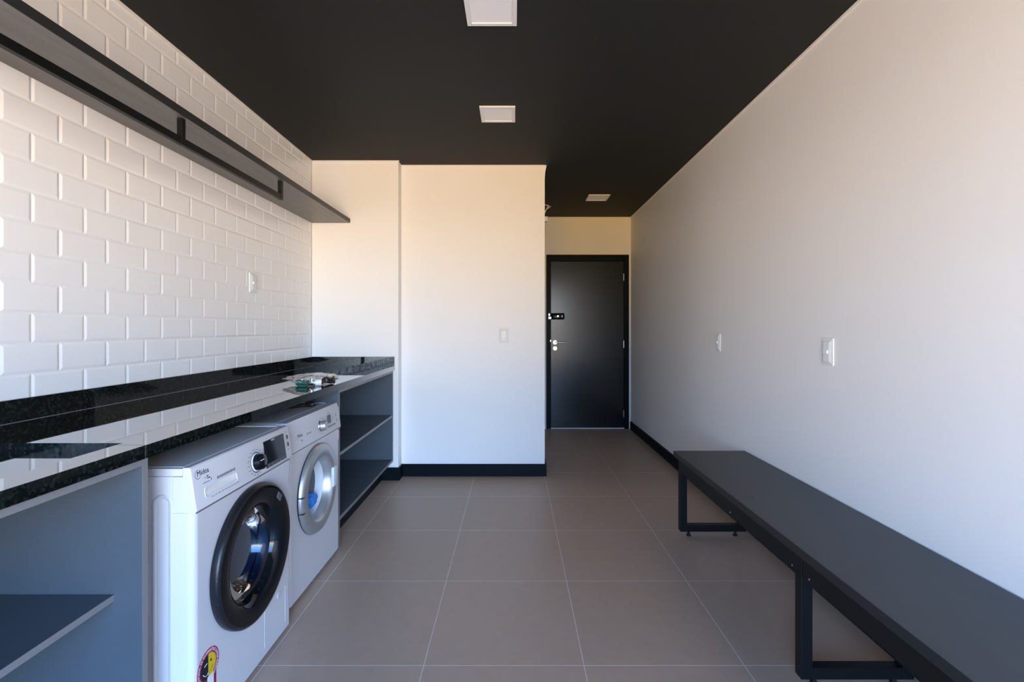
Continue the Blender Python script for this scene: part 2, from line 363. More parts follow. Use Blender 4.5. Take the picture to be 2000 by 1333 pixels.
# ------------------------------------------------------------------ ceiling lamps (unlit)
def lamp(cx, cy, label):
    t = thing('ceiling_lamp', label, 'ceiling light', (cx, cy, H), 'square ceiling panel lamps')
    s = 0.1125; i = 0.092; d = 0.010
    obj('lamp_frame', BB((-s,-s,-d,-i,s,0), (i,-s,-d,s,s,0), (-i,-s,-d,i,-i,0), (-i,i,-d,i,s,0), bev=0.002), M['lampframe'], t)
    obj('diffuser', BB((-i,-i,-d+0.004,i,i,0), bev=0.001), M['diffuser'], t)
lamp(-0.100, 2.085, 'square white ceiling lamp nearest the camera, cut by the top of the photo')
lamp(-0.105, 3.115, 'square white ceiling lamp in the middle of the row, in front of the back wall')
lamp(0.890, 5.110, 'small-looking square white ceiling lamp in the passage near the black door')

# ------------------------------------------------------------------ switches and outlet
def plate_local(ax, label, name, loc, rotz, rocker=True):
    """plate in local coordinates: face looks along -y, width along x"""
    t = thing(name, label, 'light switch' if rocker else 'power outlet', loc, None, (0,0,rotz))
    bm = bmesh.new(); box(bm, -0.042, -0.007, -0.063, 0.042, 0, 0.063, bev=0.0025, seg=2)
    obj('cover_plate', bm, M['switch'], t)
    bm = bmesh.new(); A = []
    R1 = [(-0.034,-0.054), (0.034,-0.054), (0.034,0.054), (-0.034,0.054)]; R2 = [(-0.020,-0.044), (0.020,-0.044), (0.020,0.044), (-0.020,0.044)]
    a = [bm.verts.new((x, -0.007, z)) for x, z in R1]; b = [bm.verts.new((x, -0.012, z)) for x, z in R2]
    for i_ in range(4): bm.faces.new((a[i_], a[(i_+1)%4], b[(i_+1)%4], b[i_]))
    bm.faces.new(b); obj('raised_centre', bm, M['switch'], t)
    if rocker:
        obj('rocker', BB((-0.016, -0.018, -0.009, 0.016, -0.0115, 0.009), bev=0.002), M['switch_rocker'], t)
    else:
        s = obj('socket_insert', BB((-0.019, -0.0145, -0.012, 0.019, -0.0115, 0.030), bev=0.002), M['switch_rocker'], t)
        bm = bmesh.new()
        for x in (-0.009, 0.009): cyl(bm, (x, -0.0142, 0.004), (x, -0.0150, 0.004), 0.0028, 12)
        cyl(bm, (0, -0.0142, 0.010), (0, -0.0150, 0.010), 0.0026, 12)
        obj('pin_holes', bm, M['slit_shade'], s)
    return t
plate_local('r', 'white light switch on the right wall, the larger-looking one nearer the camera', 'light_switch', (XR, 2.235, 1.153), PI/2*-1)
plate_local('r', 'narrow-looking white light switch on the right wall, nearer the black door', 'light_switch', (XR, 3.44, 1.161), PI/2*-1)
plate_local('l', 'white light switch on the white metro tiles above the worktop', 'light_switch', (XL, 3.085, 1.553), PI/2)
plate_local('b', 'white power outlet on the plain back wall left of the passage', 'power_outlet', (-0.087, YB, 1.200), 0, False)

# loose wire and small box high on the passage corner
t = thing('junction_box', 'small white box with loose wire ends high on the passage corner', 'junction box', (XK, 4.42, 2.25))
obj('box_body', BB((0, -0.03, -0.01, 0.045, 0.03, 0.035), bev=0.003), M['plastic'], t)
for a, b, z in ((0.02, 0.055, 0.145), (0.01, 0.075, 0.135)):
    bm = bmesh.new(); tube(bm, [(0.005, 0, 0.04), (a, -0.01, 0.07), (0.035, 0, 0.105), (b, 0.0, z)], 0.003, 8); obj('wire', bm, M['plastic'], t, True)
bm = bmesh.new(); tube(bm, [(0.01, 0, 0.142), (0.035, 0, 0.148), (0.06, -0.005, 0.135)], 0.003, 8); obj('wire', bm, M['plastic'], t, True)

# ------------------------------------------------------------------ wall shelf with hanging rail
SX = -1.36
sh = thing('wall_shelf', 'long dark grey floating shelf with a black hanging rail on the tiled wall', 'shelf', (XL, 2.0, 2.136))
def shp(name, bm, m, smooth=False):
    bmesh.ops.translate(bm, verts=bm.verts, vec=(-XL, -2.0, -2.136)); return obj(name, bm, m, sh, smooth)
Y0S = -0.4
shp('shelf_board', BB((XL, Y0S, 2.136, SX-0.0015, 3.985, 2.170), bev=0.001), M['shelf'])
shp('front_edge', BB((SX-0.0015, Y0S, 2.136, SX, 3.985, 2.170), bev=0.0003), M['shelf_edge'])
shp('hanging_rail', BB((-1.396, Y0S+0.1, 2.026, -1.376, 2.86, 2.056), bev=0.0015), M['iron'])
for y in (2.85, 2.0, 1.15, 0.3):
    shp('rail_hanger', BB((-1.397, y-0.011, 2.0255, -1.375, y+0.011, 2.1355), bev=0.001), M['iron'])

# ------------------------------------------------------------------ bench
BX0, BX1, BZ = 1.005, 1.453, 0.489
be = thing('bench', 'long low charcoal bench on black steel frames along the right wall', 'bench', (1.23, 1.70, 0))
def bp_(name, bm, m, par=None):
    bmesh.ops.translate(bm, verts=bm.verts, vec=(-1.23, -1.70, 0)); return obj(name, bm, m, par or be)
BY0, BY1 = 0.37, 3.03
bp_('seat_top', BB((BX0+0.0015, BY0, BZ-0.032, BX1, BY1, BZ), bev=0.001), M['bench'])
bp_('seat_edge', BB((BX0, BY0, BZ-0.032, BX0+0.0015, BY1, BZ), bev=0.0003), M['bench_edge'])
for (ya, yb) in ((2.902, 2.942), (1.682, 1.720), (0.462, 0.500)):
    fr = bp_('leg_frame', BB((BX0+0.001, ya, 0.031, BX0+0.041, yb, BZ-0.0325), (1.362, ya, 0.031, 1.402, yb, BZ-0.0325),
                (BX0+0.041, ya, 0.031, 1.362, yb, 0.071), (BX0+0.041, ya, BZ-0.0725, 1.362, yb, BZ-0.0325), bev=0.0012), M['iron'])
    for x in (1.062, 1.345):
        bm = bmesh.new(); cyl(bm, (x, (ya+yb)/2, 0.0), (x, (ya+yb)/2, 0.010), 0.013, 16); cyl(bm, (x, (ya+yb)/2, 0.010), (x, (ya+yb)/2, 0.032), 0.007, 12)
        bp_('foot', bm, M['blk_plastic'], fr)
for ya, yb in ((1.7205, 2.9015), (0.5005, 1.6815), ):
    for x0, x1 in ((BX0+0.004, BX0+0.034), (1.368, 1.398)):
        bp_('side_rail', BB((x0, ya, 0.387, x1, yb, BZ-0.0325), bev=0.001), M['iron'])
for y in (2.24, 1.74, 1.64):
    bm = bmesh.new(); cyl(bm, (BX0+0.0045, y, 0.404), (BX0+0.0022, y, 0.404), 0.0035, 10)
    bp_('screw', bm, M['chrome'])

# ------------------------------------------------------------------ worktop
WF, WT, WB = -0.99, 0.949, 0.913
wt = thing('worktop', 'long polished black granite worktop with low upstand along the tiled wall', 'worktop', (-1.34, 1.9, WB))
def wp(name, bm, m, par=None):
    bmesh.ops.translate(bm, verts=bm.verts, vec=(1.34, -1.9, -WB)); return obj(name, bm, m, par or wt)
RY0, RY1, RX0, RX1, RD = 0.45, 1.313, -1.60, -1.070, 0.021
CY0 = -0.30
wp('slab', BB((XL+0.001, RY1, WB, WF, 3.989, WT), (RX1, CY0, WB, WF, RY1, WT), (XL+0.001, CY0, WB, RX0, RY1, WT),
              (RX0, CY0, WB, RX1, RY0, WT), (RX0, RY0, WB, RX1, RY1, WT-RD)), M['granite'])
wp('upstand', BB((XL+0.001, CY0, WT, XL+0.021, 3.989, 1.026), bev=0.0006), M['granite'])
wp('end_upstand', BB((XL+0.021, 3.969, WT, WF, 3.989, 1.026), bev=0.0006), M['granite'])
wp('joint', BB((WF-0.002, 1.2895, WB, WF+0.0004, 1.2907, WT+0.0002), (RX1, 1.2895, WT-0.001, WF, 1.2907, WT+0.0003)), M['slit_shade'])
wp('upstand_joint', BB((XL+0.021, CY0, WT, XL+0.0222, 3.969, WT+0.0012)), M['lam_edge'])

# ------------------------------------------------------------------ open cabinets
CF = -1.0
def cabinet(label, y0, y1, shelf_front, n_div=None):
    t = thing('open_cabinet', label, 'cabinet', (-1.33, (y0+y1)/2, 0), 'slate grey open cabinets')
    def p(name, bm, mi=0):
        bmesh.ops.translate(bm, verts=bm.verts, vec=(1.33, -(y0+y1)/2, 0))
        o = obj(name, bm, [M['lam'], M['lam_edge']], t)
        for f in o.data.polygons:
            if f.normal.x > 0.9: f.material_index = 1
        return o
    T = 0.020
    p('side_panel', BB((XL+0.004, y0, 0.0, CF, y0+T, WB-0.0005), bev=0.0006))
    p('side_panel', BB((XL+0.004, y1-T, 0.160 if y1 > 3 else 0.0, CF, y1, WB-0.0005), bev=0.0006))
    p('top_panel', BB((XL+0.004, y0+T, WB-0.0205, CF, y1-T, WB-0.0005), bev=0.0006))
    p('bottom_panel', BB((XL+0.004, y0+T, 0.160, CF, y1-T, 0.180), bev=0.0006))
    p('back_panel', BB((XL+0.004, y0+T, 0.180, XL+0.014, y1-T, WB-0.0205)))
    p('shelf', BB((XL+0.014, y0+T, 0.529, shelf_front, y1-T, 0.547), bev=0.0006))
    o = BB((-1.112, y0+T, 0, -1.096, y1+(0.0045 if y1 > 3 else 0), 0.160)); bmesh.ops.translate(o, verts=o.verts, vec=(1.33, -(y0+y1)/2, 0)); obj('toe_kick', o, M['black'], t)
    return t
cabinet('slate grey open cabinet at the left edge of the photo, before the washing machines', CY0, 1.312, -1.075)
cabinet('slate grey open cabinet with two shelves between the washing machines and back wall', 2.737, 3.970, -1.002)

# ------------------------------------------------------------------ washing machines
def text_mesh(s, size, bold=0.0, align='CENTER'):
    cu = bpy.data.curves.new('txt', 'FONT'); cu.body = s; cu.size = size; cu.align_x = align; cu.align_y = 'CENTER'; cu.extrude = 0.0002; cu.offset = bold
    o = bpy.data.objects.new('txt', cu); C.objects.link(o)
    dg = bpy.context.evaluated_depsgraph_get(); me = bpy.data.meshes.new_from_object(o.evaluated_get(dg))
    bpy.data.objects.remove(o); bpy.data.curves.remove(cu)
    bm = bmesh.new(); bm.from_mesh(me); bpy.data.meshes.remove(me); return bm
AX = Matrix(((0,0,1,0),(1,0,0,0),(0,1,0,0),(0,0,0,1)))   # text x -> +y, text y -> +z, face -> +x

def front_with_hole(bm, y0, y1, z0, z1, cy, cz, r, x, seg=96):
    angs = [2*PI*k/seg for k in range(seg)] + [math.atan2(z-cz, y-cy) % (2*PI) for y in (y0, y1) for z in (z0, z1)]
    angs = sorted(set(angs)); inn, out = [], []
    for a in angs:
        c, s = math.cos(a), math.sin(a)
        tt = min([(y1-cy)/c if c > 1e-9 else (y0-cy)/c if c < -1e-9 else 1e9, (z1-cz)/s if s > 1e-9 else (z0-cz)/s if s < -1e-9 else 1e9])
        inn.append(bm.verts.new((x, cy+r*c, cz+r*s))); out.append(bm.verts.new((x, cy+tt*c, cz+tt*s)))
    back = [bm.verts.new((x-0.05, v.co.y, v.co.z)) for v in inn]
    n_ = len(angs)
    for k in range(n_):
        j = (k+1) % n_
        bm.faces.new((inn[k], inn[j], out[j], out[k])); bm.faces.new((back[k], back[j], inn[j], inn[k]))

def washer(label, xf, y0, y1, top, zp, dcy, dcz, kind):
    W = y1-y0; cy = (y0+y1)/2; D = 0.58; hw = W/2; zb = 0.02; rc = 0.020
    t = thing('washing_machine', label, 'washing machine', (xf, cy, 0), 'front loading washing machines')
    dy = dcy-cy
    # rear shell with a pressed upright oval on the side
    bm = bmesh.new(); box(bm, -D, -hw+0.001, zb+0.005, -0.0635, hw-0.001, top-0.0265, bev=0.002)
    def stadium(off, y):
        pts = []; rr = 0.030-off; xc = -0.092
        for k in range(13): a = PI*k/12; pts.append((xc+rr*math.cos(a), y, top-0.108+rr*math.sin(a)))
        for k in range(13): a = PI+PI*k/12; pts.append((xc+rr*math.cos(a), y, 0.13+rr*math.sin(a)))
        return [bm.verts.new(p) for p in pts]
    for sgn in (-1, 1):
        rs = [stadium(0, sgn*(hw-0.001)), stadium(0.003, sgn*(hw+0.0025)), stadium(0.008, sgn*(hw+0.0025)), stadium(0.012, sgn*(hw-0.0005))]
        for a, b in zip(rs, rs[1:]):
            for k in range(26): bm.faces.new((a[k], a[(k+1)%26], b[(k+1)%26], b[k]))
    obj('cabinet_shell', bm, M['enamel'], t, True)
    # front panel with door opening
    ro = 0.172 if kind == 1 else 0.165
    bm = bmesh.new()
    y_a, y_b = -hw+rc, hw-rc; z_a, z_b = zb, zp-0.0006
    front_with_hole(bm, y_a, y_b, z_a, z_b, dy, dcz, ro, 0.0)
    for sgn in (-1, 1):
        arc = [(-rc+rc*math.sin(a), sgn*(hw-rc+rc*math.cos(a))) for a in [PI/2*k/6 for k in range(6, -1, -1)]] + [(-0.062, sgn*hw)]
        A = [bm.verts.new((x, y, z_a)) for x, y in arc]; B = [bm.verts.new((x, y, z_b)) for x, y in arc]
        for k in range(len(arc)-1): bm.faces.new((A[k], A[k+1], B[k+1], B[k]))
    for z in (z_a, z_b):
        pts = [(0, y_a), (0, y_b)] + [(-rc+rc*math.sin(a), hw-rc+rc*math.cos(a)) for a in [PI/2*k/6 for k in range(5, -1, -1)]] + [(-0.062, hw), (-0.062, -hw)] + \
              [(-rc+rc*math.sin(a), -(hw-rc+rc*math.cos(a))) for a in [PI/2*k/6 for k in range(0, 6)]]
        bm.faces.new([bm.verts.new((x, y, z)) for x, y in pts])
    bmesh.ops.remove_doubles(bm, verts=bm.verts, dist=0.00005)
    obj('front_panel', bm, M['enamel'], t, True)
    obj('panel_gap_and_shade', BB((-0.07, -hw+0.004, zb+0.01, -0.058, hw-0.004, top-0.03), (-0.003, -hw+0.012, zp-0.0065, 0.0006, hw-0.012, zp-0.0007)), M['slit_shade'], t)  # seam filler, then a dark front strip painting the panel's overhang shadow
    # control panel: leans out towards its lower edge
    xt, xb = (-0.011, 0.008) if kind == 1 else (-0.006, 0.010)
    def px(z): return xb+(xt-xb)*(z-zp)/(top-zp)
    tilt = math.atan2(xb-xt, top-zp)
    bm = bmesh.new()
    if kind == 1: prof = [(-0.062, zp), (xb-0.003, zp), (xb, zp+0.004), (xt+0.0005, top-0.004), (xt-0.004, top), (-0.032, top), (-0.032, top-0.0265), (-0.062, top-0.0265)]
    else: prof = [(-0.060, zp), (xb-0.003, zp), (xb, zp+0.004), (px(top-0.03), top-0.030), (-0.012, top), (-0.060, top)]
    prism_y(bm, prof, -hw, hw)
    es = [e_ for e_ in bm.edges if abs(e_.verts[0].co.y-e_.verts[1].co.y) < 1e-6 and max(v.co.x for v in e_.verts) > -0.02 and min(v.co.x for v in e_.verts) > -0.03]
    bmesh.ops.bevel(bm, geom=es, offset=0.005, segments=3, profile=0.5, affect='EDGES')
    cp = obj('control_panel', bm, M['enamel'], t, True)
    # lid
    if kind == 1:
        ld = obj('lid', BB((-D, -hw, top-0.0255, -0.0335, hw, top-0.0025), bev=0.0025), M['enamel'], t)
        obj('lid_surface', BB((-D+0.02, -hw+0.018, top-0.004, -0.042, hw-0.018, top-0.001), bev=0.0008), M['lid'], ld)
        obj('lid_trim', BB((-D+0.02, hw-0.014, top-0.004, -0.055, hw-0.006, top+0.0005), bev=0.001), M['plastic'], ld)
    else:
        ld = obj('lid', BB((-D, -hw, top-0.0255, -0.0615, hw, top-0.0025), bev=0.0025), M['enamel'], t)
        obj('lid_surface', BB((-D+0.02, -hw+0.018, top-0.004, -0.068, hw-0.018, top-0.001), bev=0.0008), M['lid'], ld)
        obj('lid_trim', BB((-D+0.02, hw-0.014, top-0.004, -0.075, hw-0.006, top+0.0005), bev=0.001), M['plastic'], ld)
    for x in (-0.05, -D+0.05):
        for y in (-hw+0.05, hw-0.05):
            bm = bmesh.new(); cyl(bm, (x, y, 0), (x, y, zb+0.006), 0.02, 16); obj('foot', bm, M['blk_plastic'], t)
    # ---- decals on the tilted panel
    def on_panel(bm, y, z, lift=0.0006):
        """bm is drawn in the (y,z) plane facing +x around the origin"""
        R_ = Matrix.Rotation(tilt, 4, 'Y')   # lean the face upwards
        bmesh.ops.transform(bm, matrix=Matrix.Translation((px(z)+lift, y, z)) @ R_.inverted(), verts=bm.verts); return bm
    def txt(name, s, size, Y, z, bold=0.0, par=cp, m='print'):
        b_ = text_mesh(s, size, bold); bmesh.ops.transform(b_, matrix=AX, verts=b_.verts)
        return obj(name, on_panel(b_, Y-cy, z), M[m], par)
    def dashes(name, rects, m='print'):
        b_ = bmesh.new()
        for (Y, z, w_, h_) in rects:
            q = bmesh.new(); box(q, -0.0001, -w_/2, -h_/2, 0.0002, w_/2, h_/2); on_panel(q, Y-cy, z)
            me_ = bpy.data.meshes.new('tmp'); q.to_mesh(me_); q.free(); b_.from_mesh(me_); bpy.data.meshes.remove(me_)
        return obj(name, b_, M[m], cp)
    def ring_decal(y, z, r0, r1, a0, a1, n_=40):
        b_ = bmesh.new(); P = []
        for k in range(n_+1):
            a = a0+(a1-a0)*k/n_
            P.append((b_.verts.new((0, r0*math.cos(a), r0*math.sin(a))), b_.verts.new((0, r1*math.cos(a), r1*math.sin(a)))))
        for (a, b), (c, d) in zip(P, P[1:]): b_.faces.new((a, b, d, c))
        return on_panel(b_, y, z)

    # ---- door ring, glass, gasket, drum
    if kind == 1:
        R = 0.240
        prof = [(R-0.004, 0.0005), (R, 0.003), (R+0.002, 0.012), (R+0.001, 0.024), (R-0.003, 0.0300), (R-0.010, 0.0325)]
        bm = lathe_x(bmesh.new(), prof, dy, dcz); rim = obj('door_rim', bm, M['blk_plastic'], t, True)
        prof = [(R-0.010, 0.0325), (R-0.022, 0.0335), (0.200, 0.0325), (0.184, 0.0300), (0.170, 0.0240), (0.162, 0.0140), (0.156, 0.000), (0.150, -0.012)]
        bm = lathe_x(bmesh.new(), prof, dy, dcz); face = obj('door_ring', bm, M['blk_gloss'], rim, True)
        prof = [(0.151, -0.008), (0.140, -0.006), (0.128, -0.004), (0.120, -0.012), (0.112, -0.040), (0.096, -0.075), (0.070, -0.092), (0.035, -0.098), (0.001, -0.100)]
        prof2 = [(r, x-0.006) for r, x in prof[::-1]]
        bm = lathe_x(bmesh.new(), prof+prof2, dy, dcz); obj('door_glass', bm, M['glass_smoke'], rim, True)
        bm = bmesh.new(); box(bm, -0.0006, -0.012, -0.018, 0.004, 0.012, 0.018, bev=0.002)
        bmesh.ops.transform(bm, matrix=Matrix.Translation((0.034, dy+0.205*math.cos(0.85), dcz+0.205*math.sin(0.85))) @ Matrix.Rotation(0.85, 4, 'X'), verts=bm.verts)
        obj('door_catch', bm, M['slit_shade'], rim)
        for dz in (-0.055, 0.02):
            yy = dy-math.sqrt((R-0.002)**2-dz**2); obj('hinge_notch', BB((0.004, yy-0.002, dcz+dz-0.0015, 0.026, yy+0.004, dcz+dz+0.0015)), M['silver'], rim)
    else:
        R = 0.214
        prof = [(R-0.002, 0.0005), (R+0.003, 0.004), (R+0.004, 0.008)]
        bm = lathe_x(bmesh.new(), prof, dy, dcz); rim = obj('door_rim', bm, M['blk_plastic'], t, True)
        prof = [(R+0.003, 0.008), (R+0.001, 0.018), (R-0.006, 0.026), (R-0.016, 0.030), (R-0.052, 0.031), (R-0.060, 0.026), (R-0.068, 0.008), (R-0.073, -0.012), (R-0.078, -0.02)]
        bm = lathe_x(bmesh.new(), prof, dy, dcz); obj('door_ring', bm, M['silver'], rim, True)
        bm = lathe_x(bmesh.new(), [(0.1365, -0.018), (0.134, -0.028), (0.131, -0.045), (0.127, -0.066), (0.122, -0.074), (0.116, -0.076)], dy, dcz); obj('inner_ring', bm, M['gasket_pale'], rim, True)
        prof = [(0.122, -0.066), (0.112, -0.070), (0.096, -0.076), (0.070, -0.082), (0.035, -0.086), (0.001, -0.088)]
        prof2 = [(r, x-0.004) for r, x in prof[::-1]]
        bm = lathe_x(bmesh.new(), prof+prof2, dy, dcz); obj('door_glass', bm, M['glass'], rim, True)
        obj('door_handle', BB((0.020, dy+0.142, dcz-0.045, 0.037, dy+0.200, dcz+0.060), bev=0.006), M['gasket_pale'], rim, True)
        for dz in (-0.055, 0.02):
            yy = dy-math.sqrt((R+0.001)**2-dz**2); obj('hinge_notch', BB((0.004, yy-0.004, dcz+dz-0.002, 0.030, yy+0.018, dcz+dz+0.002)), M['blk_plastic'], rim)
    g = M['gasket_dark'] if kind == 1 else M['gasket_pale']
    bm = lathe_x(bmesh.new(), [(ro-0.001, -0.012), (ro-0.006, -0.03), (ro-0.02, -0.05), (ro-0.012, -0.066), (ro-0.028, -0.085), (ro-0.022, -0.11)], dy, dcz)
    obj('door_gasket', bm, g, t, True)
    bm = lathe_x(bmesh.new(), [(ro-0.022, -0.105), (ro+0.03, -0.12), (ro+0.045, -0.14), (ro+0.045, -0.40), (ro+0.03, -0.42), (0.04, -0.43), (0.001, -0.41)], dy, dcz)
    obj('drum', bm, M['drum'], t, True)
    if kind == 2:
        # blue transit bag lying in the mouth of the drum
        bm = bmesh.new(); bmesh.ops.create_icosphere(bm, subdivisions=4, radius=1)
        for v in bm.verts:
            n_ = noise.noise(v.co*2.3)*0.25; v.co = Vector((-0.040+0.024*v.co.x*(1+n_), dy+0.034+0.050*v.co.y*(1+n_), dcz-0.078+0.036*v.co.z*(1+n_)))
        q = obj('blue_bag', bm, M['blue'], None, True, loc=(xf, cy, 0))
        tag(q, 'crumpled bright blue plastic lying in the round door recess of the silver-ringed machine', 'bag')

    Yf = lambda Y: Y
    if kind == 1:
        txt('logo', 'Midea', 0.0235, 1.470, 0.823, 0.0)
        cpx = obj('logo_arc', ring_decal(1.447-cy, 0.822, 0.0125, 0.0138, PI*0.35, PI*1.75), M['print'], cp)
        dashes('small_print', [(1.476,0.803,0.005,0.002),(1.488,0.806,0.010,0.003),(1.488,0.800,0.003,0.006),(1.496,0.799,0.008,0.004),(1.480,0.789,0.034,0.0015),(1.504,0.792,0.003,0.006)])
        dashes('capacity_print', [(1.535+i_*0.0078, 0.786, 0.0058, 0.0075 if i_ % 3 else 0.009) for i_ in range(13)], 'lam_edge')
        dashes('drawer_print', [(1.50+i_*0.017, 0.7385, 0.012, 0.0016) for i_ in range(9)])
        # detergent drawer grip
        bm = bmesh.new(); outl = []
        a_, b_, r_ = 0.086, 0.0165, 0.009
        for (sx, sz, a0) in ((1,1,0), (-1,1,PI/2), (-1,-1,PI), (1,-1,1.5*PI)):
            for k in range(6): aa = a0+PI/2*k/5; outl.append((sx*(a_-r_)+r_*math.cos(aa), sz*(b_-r_)+r_*math.sin(aa)))
        o1 = [bm.verts.new((0.0, y, z)) for y, z in outl]
        o2 = [bm.verts.new((0.0018, y*0.992, z*0.96)) for y, z in outl]
        o3 = [bm.verts.new((0.0018, y*0.975, z*0.88)) for y, z in outl]
        o4 = [bm.verts.new((0.0004, y*0.955, z*0.78-0.0005)) for y, z in outl]
        for a, b in ((o1,o2),(o2,o3),(o3,o4)):
            for k in range(24): bm.faces.new((a[k], a[(k+1)%24], b[(k+1)%24], b[k]))
        bm.faces.new(o4); on_panel(bm, 1.551-cy, 0.759, 0.0); obj('detergent_drawer', bm, M['plastic'], cp, True)
        ky, kz = 1.762-cy, 0.771
        obj('dial_marks', ring_decal(ky, kz, 0.034, 0.0375, PI*0.25, PI*1.80), M['print'], cp)
        kn = lathe_x(bmesh.new(), [(0.0325, 0.0), (0.0325, 0.003), (0.030, 0.004)], 0, 0, 48); on_panel(kn, ky, kz, 0); obj('dial_collar', kn, M['plastic'], cp, True)
        kn = lathe_x(bmesh.new(), [(0.030, 0.003), (0.0285, 0.020), (0.027, 0.026), (0.023, 0.028), (0.001, 0.028)], 0, 0, 48, True)
        on_panel(kn, ky, kz, 0); kk = obj('programme_dial', kn, M['blk_gloss'], cp, True)
        b_ = BB((0.0278, -0.021, 0.006, 0.0288, 0.004, 0.0085)); on_panel(b_, ky, kz, 0); obj('pointer', b_, M['white_print'], kk)
        rects = []
        for k in range(14):
            a = PI*0.30+k*(PI*1.55)/13; rr = 0.052
            rects.append((1.762+rr*math.cos(a), 0.771+rr*0.86*math.sin(a), 0.011, 0.0018))
        dashes('programme_names', rects)
        b_ = BB((0, -0.080, -0.051, 0.0015, 0.080, 0.051), bev=0.0006); on_panel(b_, 1.902-cy, 0.779, 0); ds = obj('display', b_, M['screen'], cp)
        b_ = bmesh.new()
        for k in range(5):
            q = BB((0.0014, -0.070+k*0.0285, -0.049, 0.0026, -0.046+k*0.0285, -0.036), bev=0.0005); on_panel(q, 1.902-cy, 0.779, 0)
            me_ = bpy.data.meshes.new('tmp'); q.to_mesh(me_); q.free(); b_.from_mesh(me_); bpy.data.meshes.remove(me_)
        obj('display_buttons', b_, M['slit_shade'], ds)
        b_ = BB((0.0012, -0.020, 0.042, 0.0022, 0.004, 0.048), bev=0.0005); on_panel(b_, 1.902-cy, 0.779, 0); obj('indicator', b_, M['silver'], ds)
        dashes('button_print', [(1.845+i_*0.0105, 0.7235, 0.0075, 0.0014) for i_ in range(14)])
        dashes('upper_key_print', [(2.006, 0.829, 0.014, 0.0015)]); dashes('lower_key_print', [(2.010, 0.757, 0.014, 0.0015)])
        for z in (0.808, 0.778):
            b_ = BB((0, -0.008, -0.0085, 0.002, 0.008, 0.0085), bev=0.0008); on_panel(b_, 2.008-cy, z, 0); obj('key_button', b_, M['screen'], cp)
        # tiny service cap on lower right front, plus efficiency seal
        bm = lathe_x(bmesh.new(), [(0.014, 0), (0.014, 0.0018), (0.012, 0.0025), (0.001, 0.0025)], 1.93-cy, 0.19, 24, True); obj('filter_cap', bm, M['enamel'], t, True)
        b_ = bmesh.new()
        for a in ((0.0, 1.82-cy, 0.05, 0.0008, 1.822-cy, 0.20), (0.0, 1.82-cy, 0.198, 0.0008, 1.985-cy, 0.20), (0.0, 1.983-cy, 0.05, 0.0008, 1.985-cy, 0.20)): box(b_, *a)
        obj('filter_hatch', b_, M['lid'], t)
        sy, sz, sr = 1.485-cy, 0.217, 0.0535
        def disc(r, x, a0=0, a1=2*PI, n_=64, m='red', name='disc', par=None):
            q = bmesh.new(); ps = [q.verts.new((x, sy+r*math.cos(a0+(a1-a0)*k/n_), sz+r*math.sin(a0+(a1-a0)*k/n_))) for k in range(n_+(0 if a1-a0 > 6.28 else 1))]
            top_ = [q.verts.new((x+0.0002, v.co.y, v.co.z)) for v in ps]; q.faces.new(ps); q.faces.new(top_)
            for k in range(len(ps)): q.faces.new((ps[k], ps[(k+1)%len(ps)], top_[(k+1)%len(ps)], top_[k]))
            return obj(name, q, M[m], par)
        seal = disc(sr, 0.0004, name='energy_seal', par=t)
        obj('seal_tab', BB((0.0002, sy-0.012, sz-0.105, 0.0005, sy+0.040, sz-0.02)), M['red'], seal)
        obj('seal_label', BB((0.0006, sy-0.004, sz-0.100, 0.0012, sy+0.026, sz-0.032)), M['white_print'], seal)
        disc(0.0375, 0.0006, -PI/2, PI/2, m='yellow', name='seal_light_half', par=seal)
        disc(0.0375, 0.0006, PI/2, 3*PI/2, m='seal_black', name='seal_dark_half', par=seal)
        b_ = bmesh.new(); s_ = ' PROGRAMA NACIONAL DE CONSERVAÇÃO DE ENERGIA ELÉTRICA'
        for k, ch in enumerate(s_):
            if ch == ' ': continue
            a = -PI*0.62-2*PI*0.86*k/len(s_)
            q = text_mesh(ch, 0.0115, 0.0002); bmesh.ops.transform(q, matrix=Matrix.Translation((0.0011, sy+0.0455*math.cos(a), sz+0.0455*math.sin(a))) @ Matrix.Rotation(a-PI/2, 4, 'X') @ AX, verts=q.verts)
            me_ = bpy.data.meshes.new('tmp'); q.to_mesh(me_); q.free(); b_.from_mesh(me_); bpy.data.meshes.remove(me_)
        obj('seal_lettering', b_, M['pink'], seal)
        q = bmesh.new(); tube(q, [(0.0010, sy-0.026+0.026*k/10, sz-0.010-0.013*math.sin(PI*0.75*k/10)) for k in range(11)], 0.0010, 6)
        tube(q, [(0.0010, sy-0.019, sz+0.010), (0.0010, sy-0.010, sz+0.0125), (0.0010, sy-0.006, sz+0.013)], 0.0010, 6)
        obj('seal_face_lines', q, M['white_print'], seal)
        q = bmesh.new(); cyl(q, (0.0006, sy+0.013, sz+0.012), (0.0010, sy+0.013, sz+0.012), 0.0042, 16); tube(q, [(0.0009, sy+0.022*k/8, sz-0.022+0.014*(k/8)**2) for k in range(9)], 0.0007, 6)
        obj('seal_eye', q, M['seal_black'], seal)
    else:
        txt('logo', 'Midea', 0.0215, 2.222, 0.765, 0.0)
        obj('logo_arc', ring_decal(2.199-cy, 0.764, 0.0115, 0.0126, PI*0.35, PI*1.75), M['print'], cp)
        dashes('capacity_print', [(2.295+i_*0.009, 0.757, 0.0045, 0.012 if i_ == 0 else 0.007) for i_ in range(6)], 'lam_edge')
        dashes('small_print', [(2.225,0.743,0.006,0.0025),(2.237,0.741,0.010,0.004),(2.237,0.735,0.003,0.006)])
        ky, kz = 2.462-cy, 0.762
        kn = lathe_x(bmesh.new(), [(0.030, 0.0), (0.029, 0.003), (0.026, 0.005)], 0, 0, 48); on_panel(kn, ky, kz, 0); obj('dial_collar', kn, M['chrome'], cp, True)
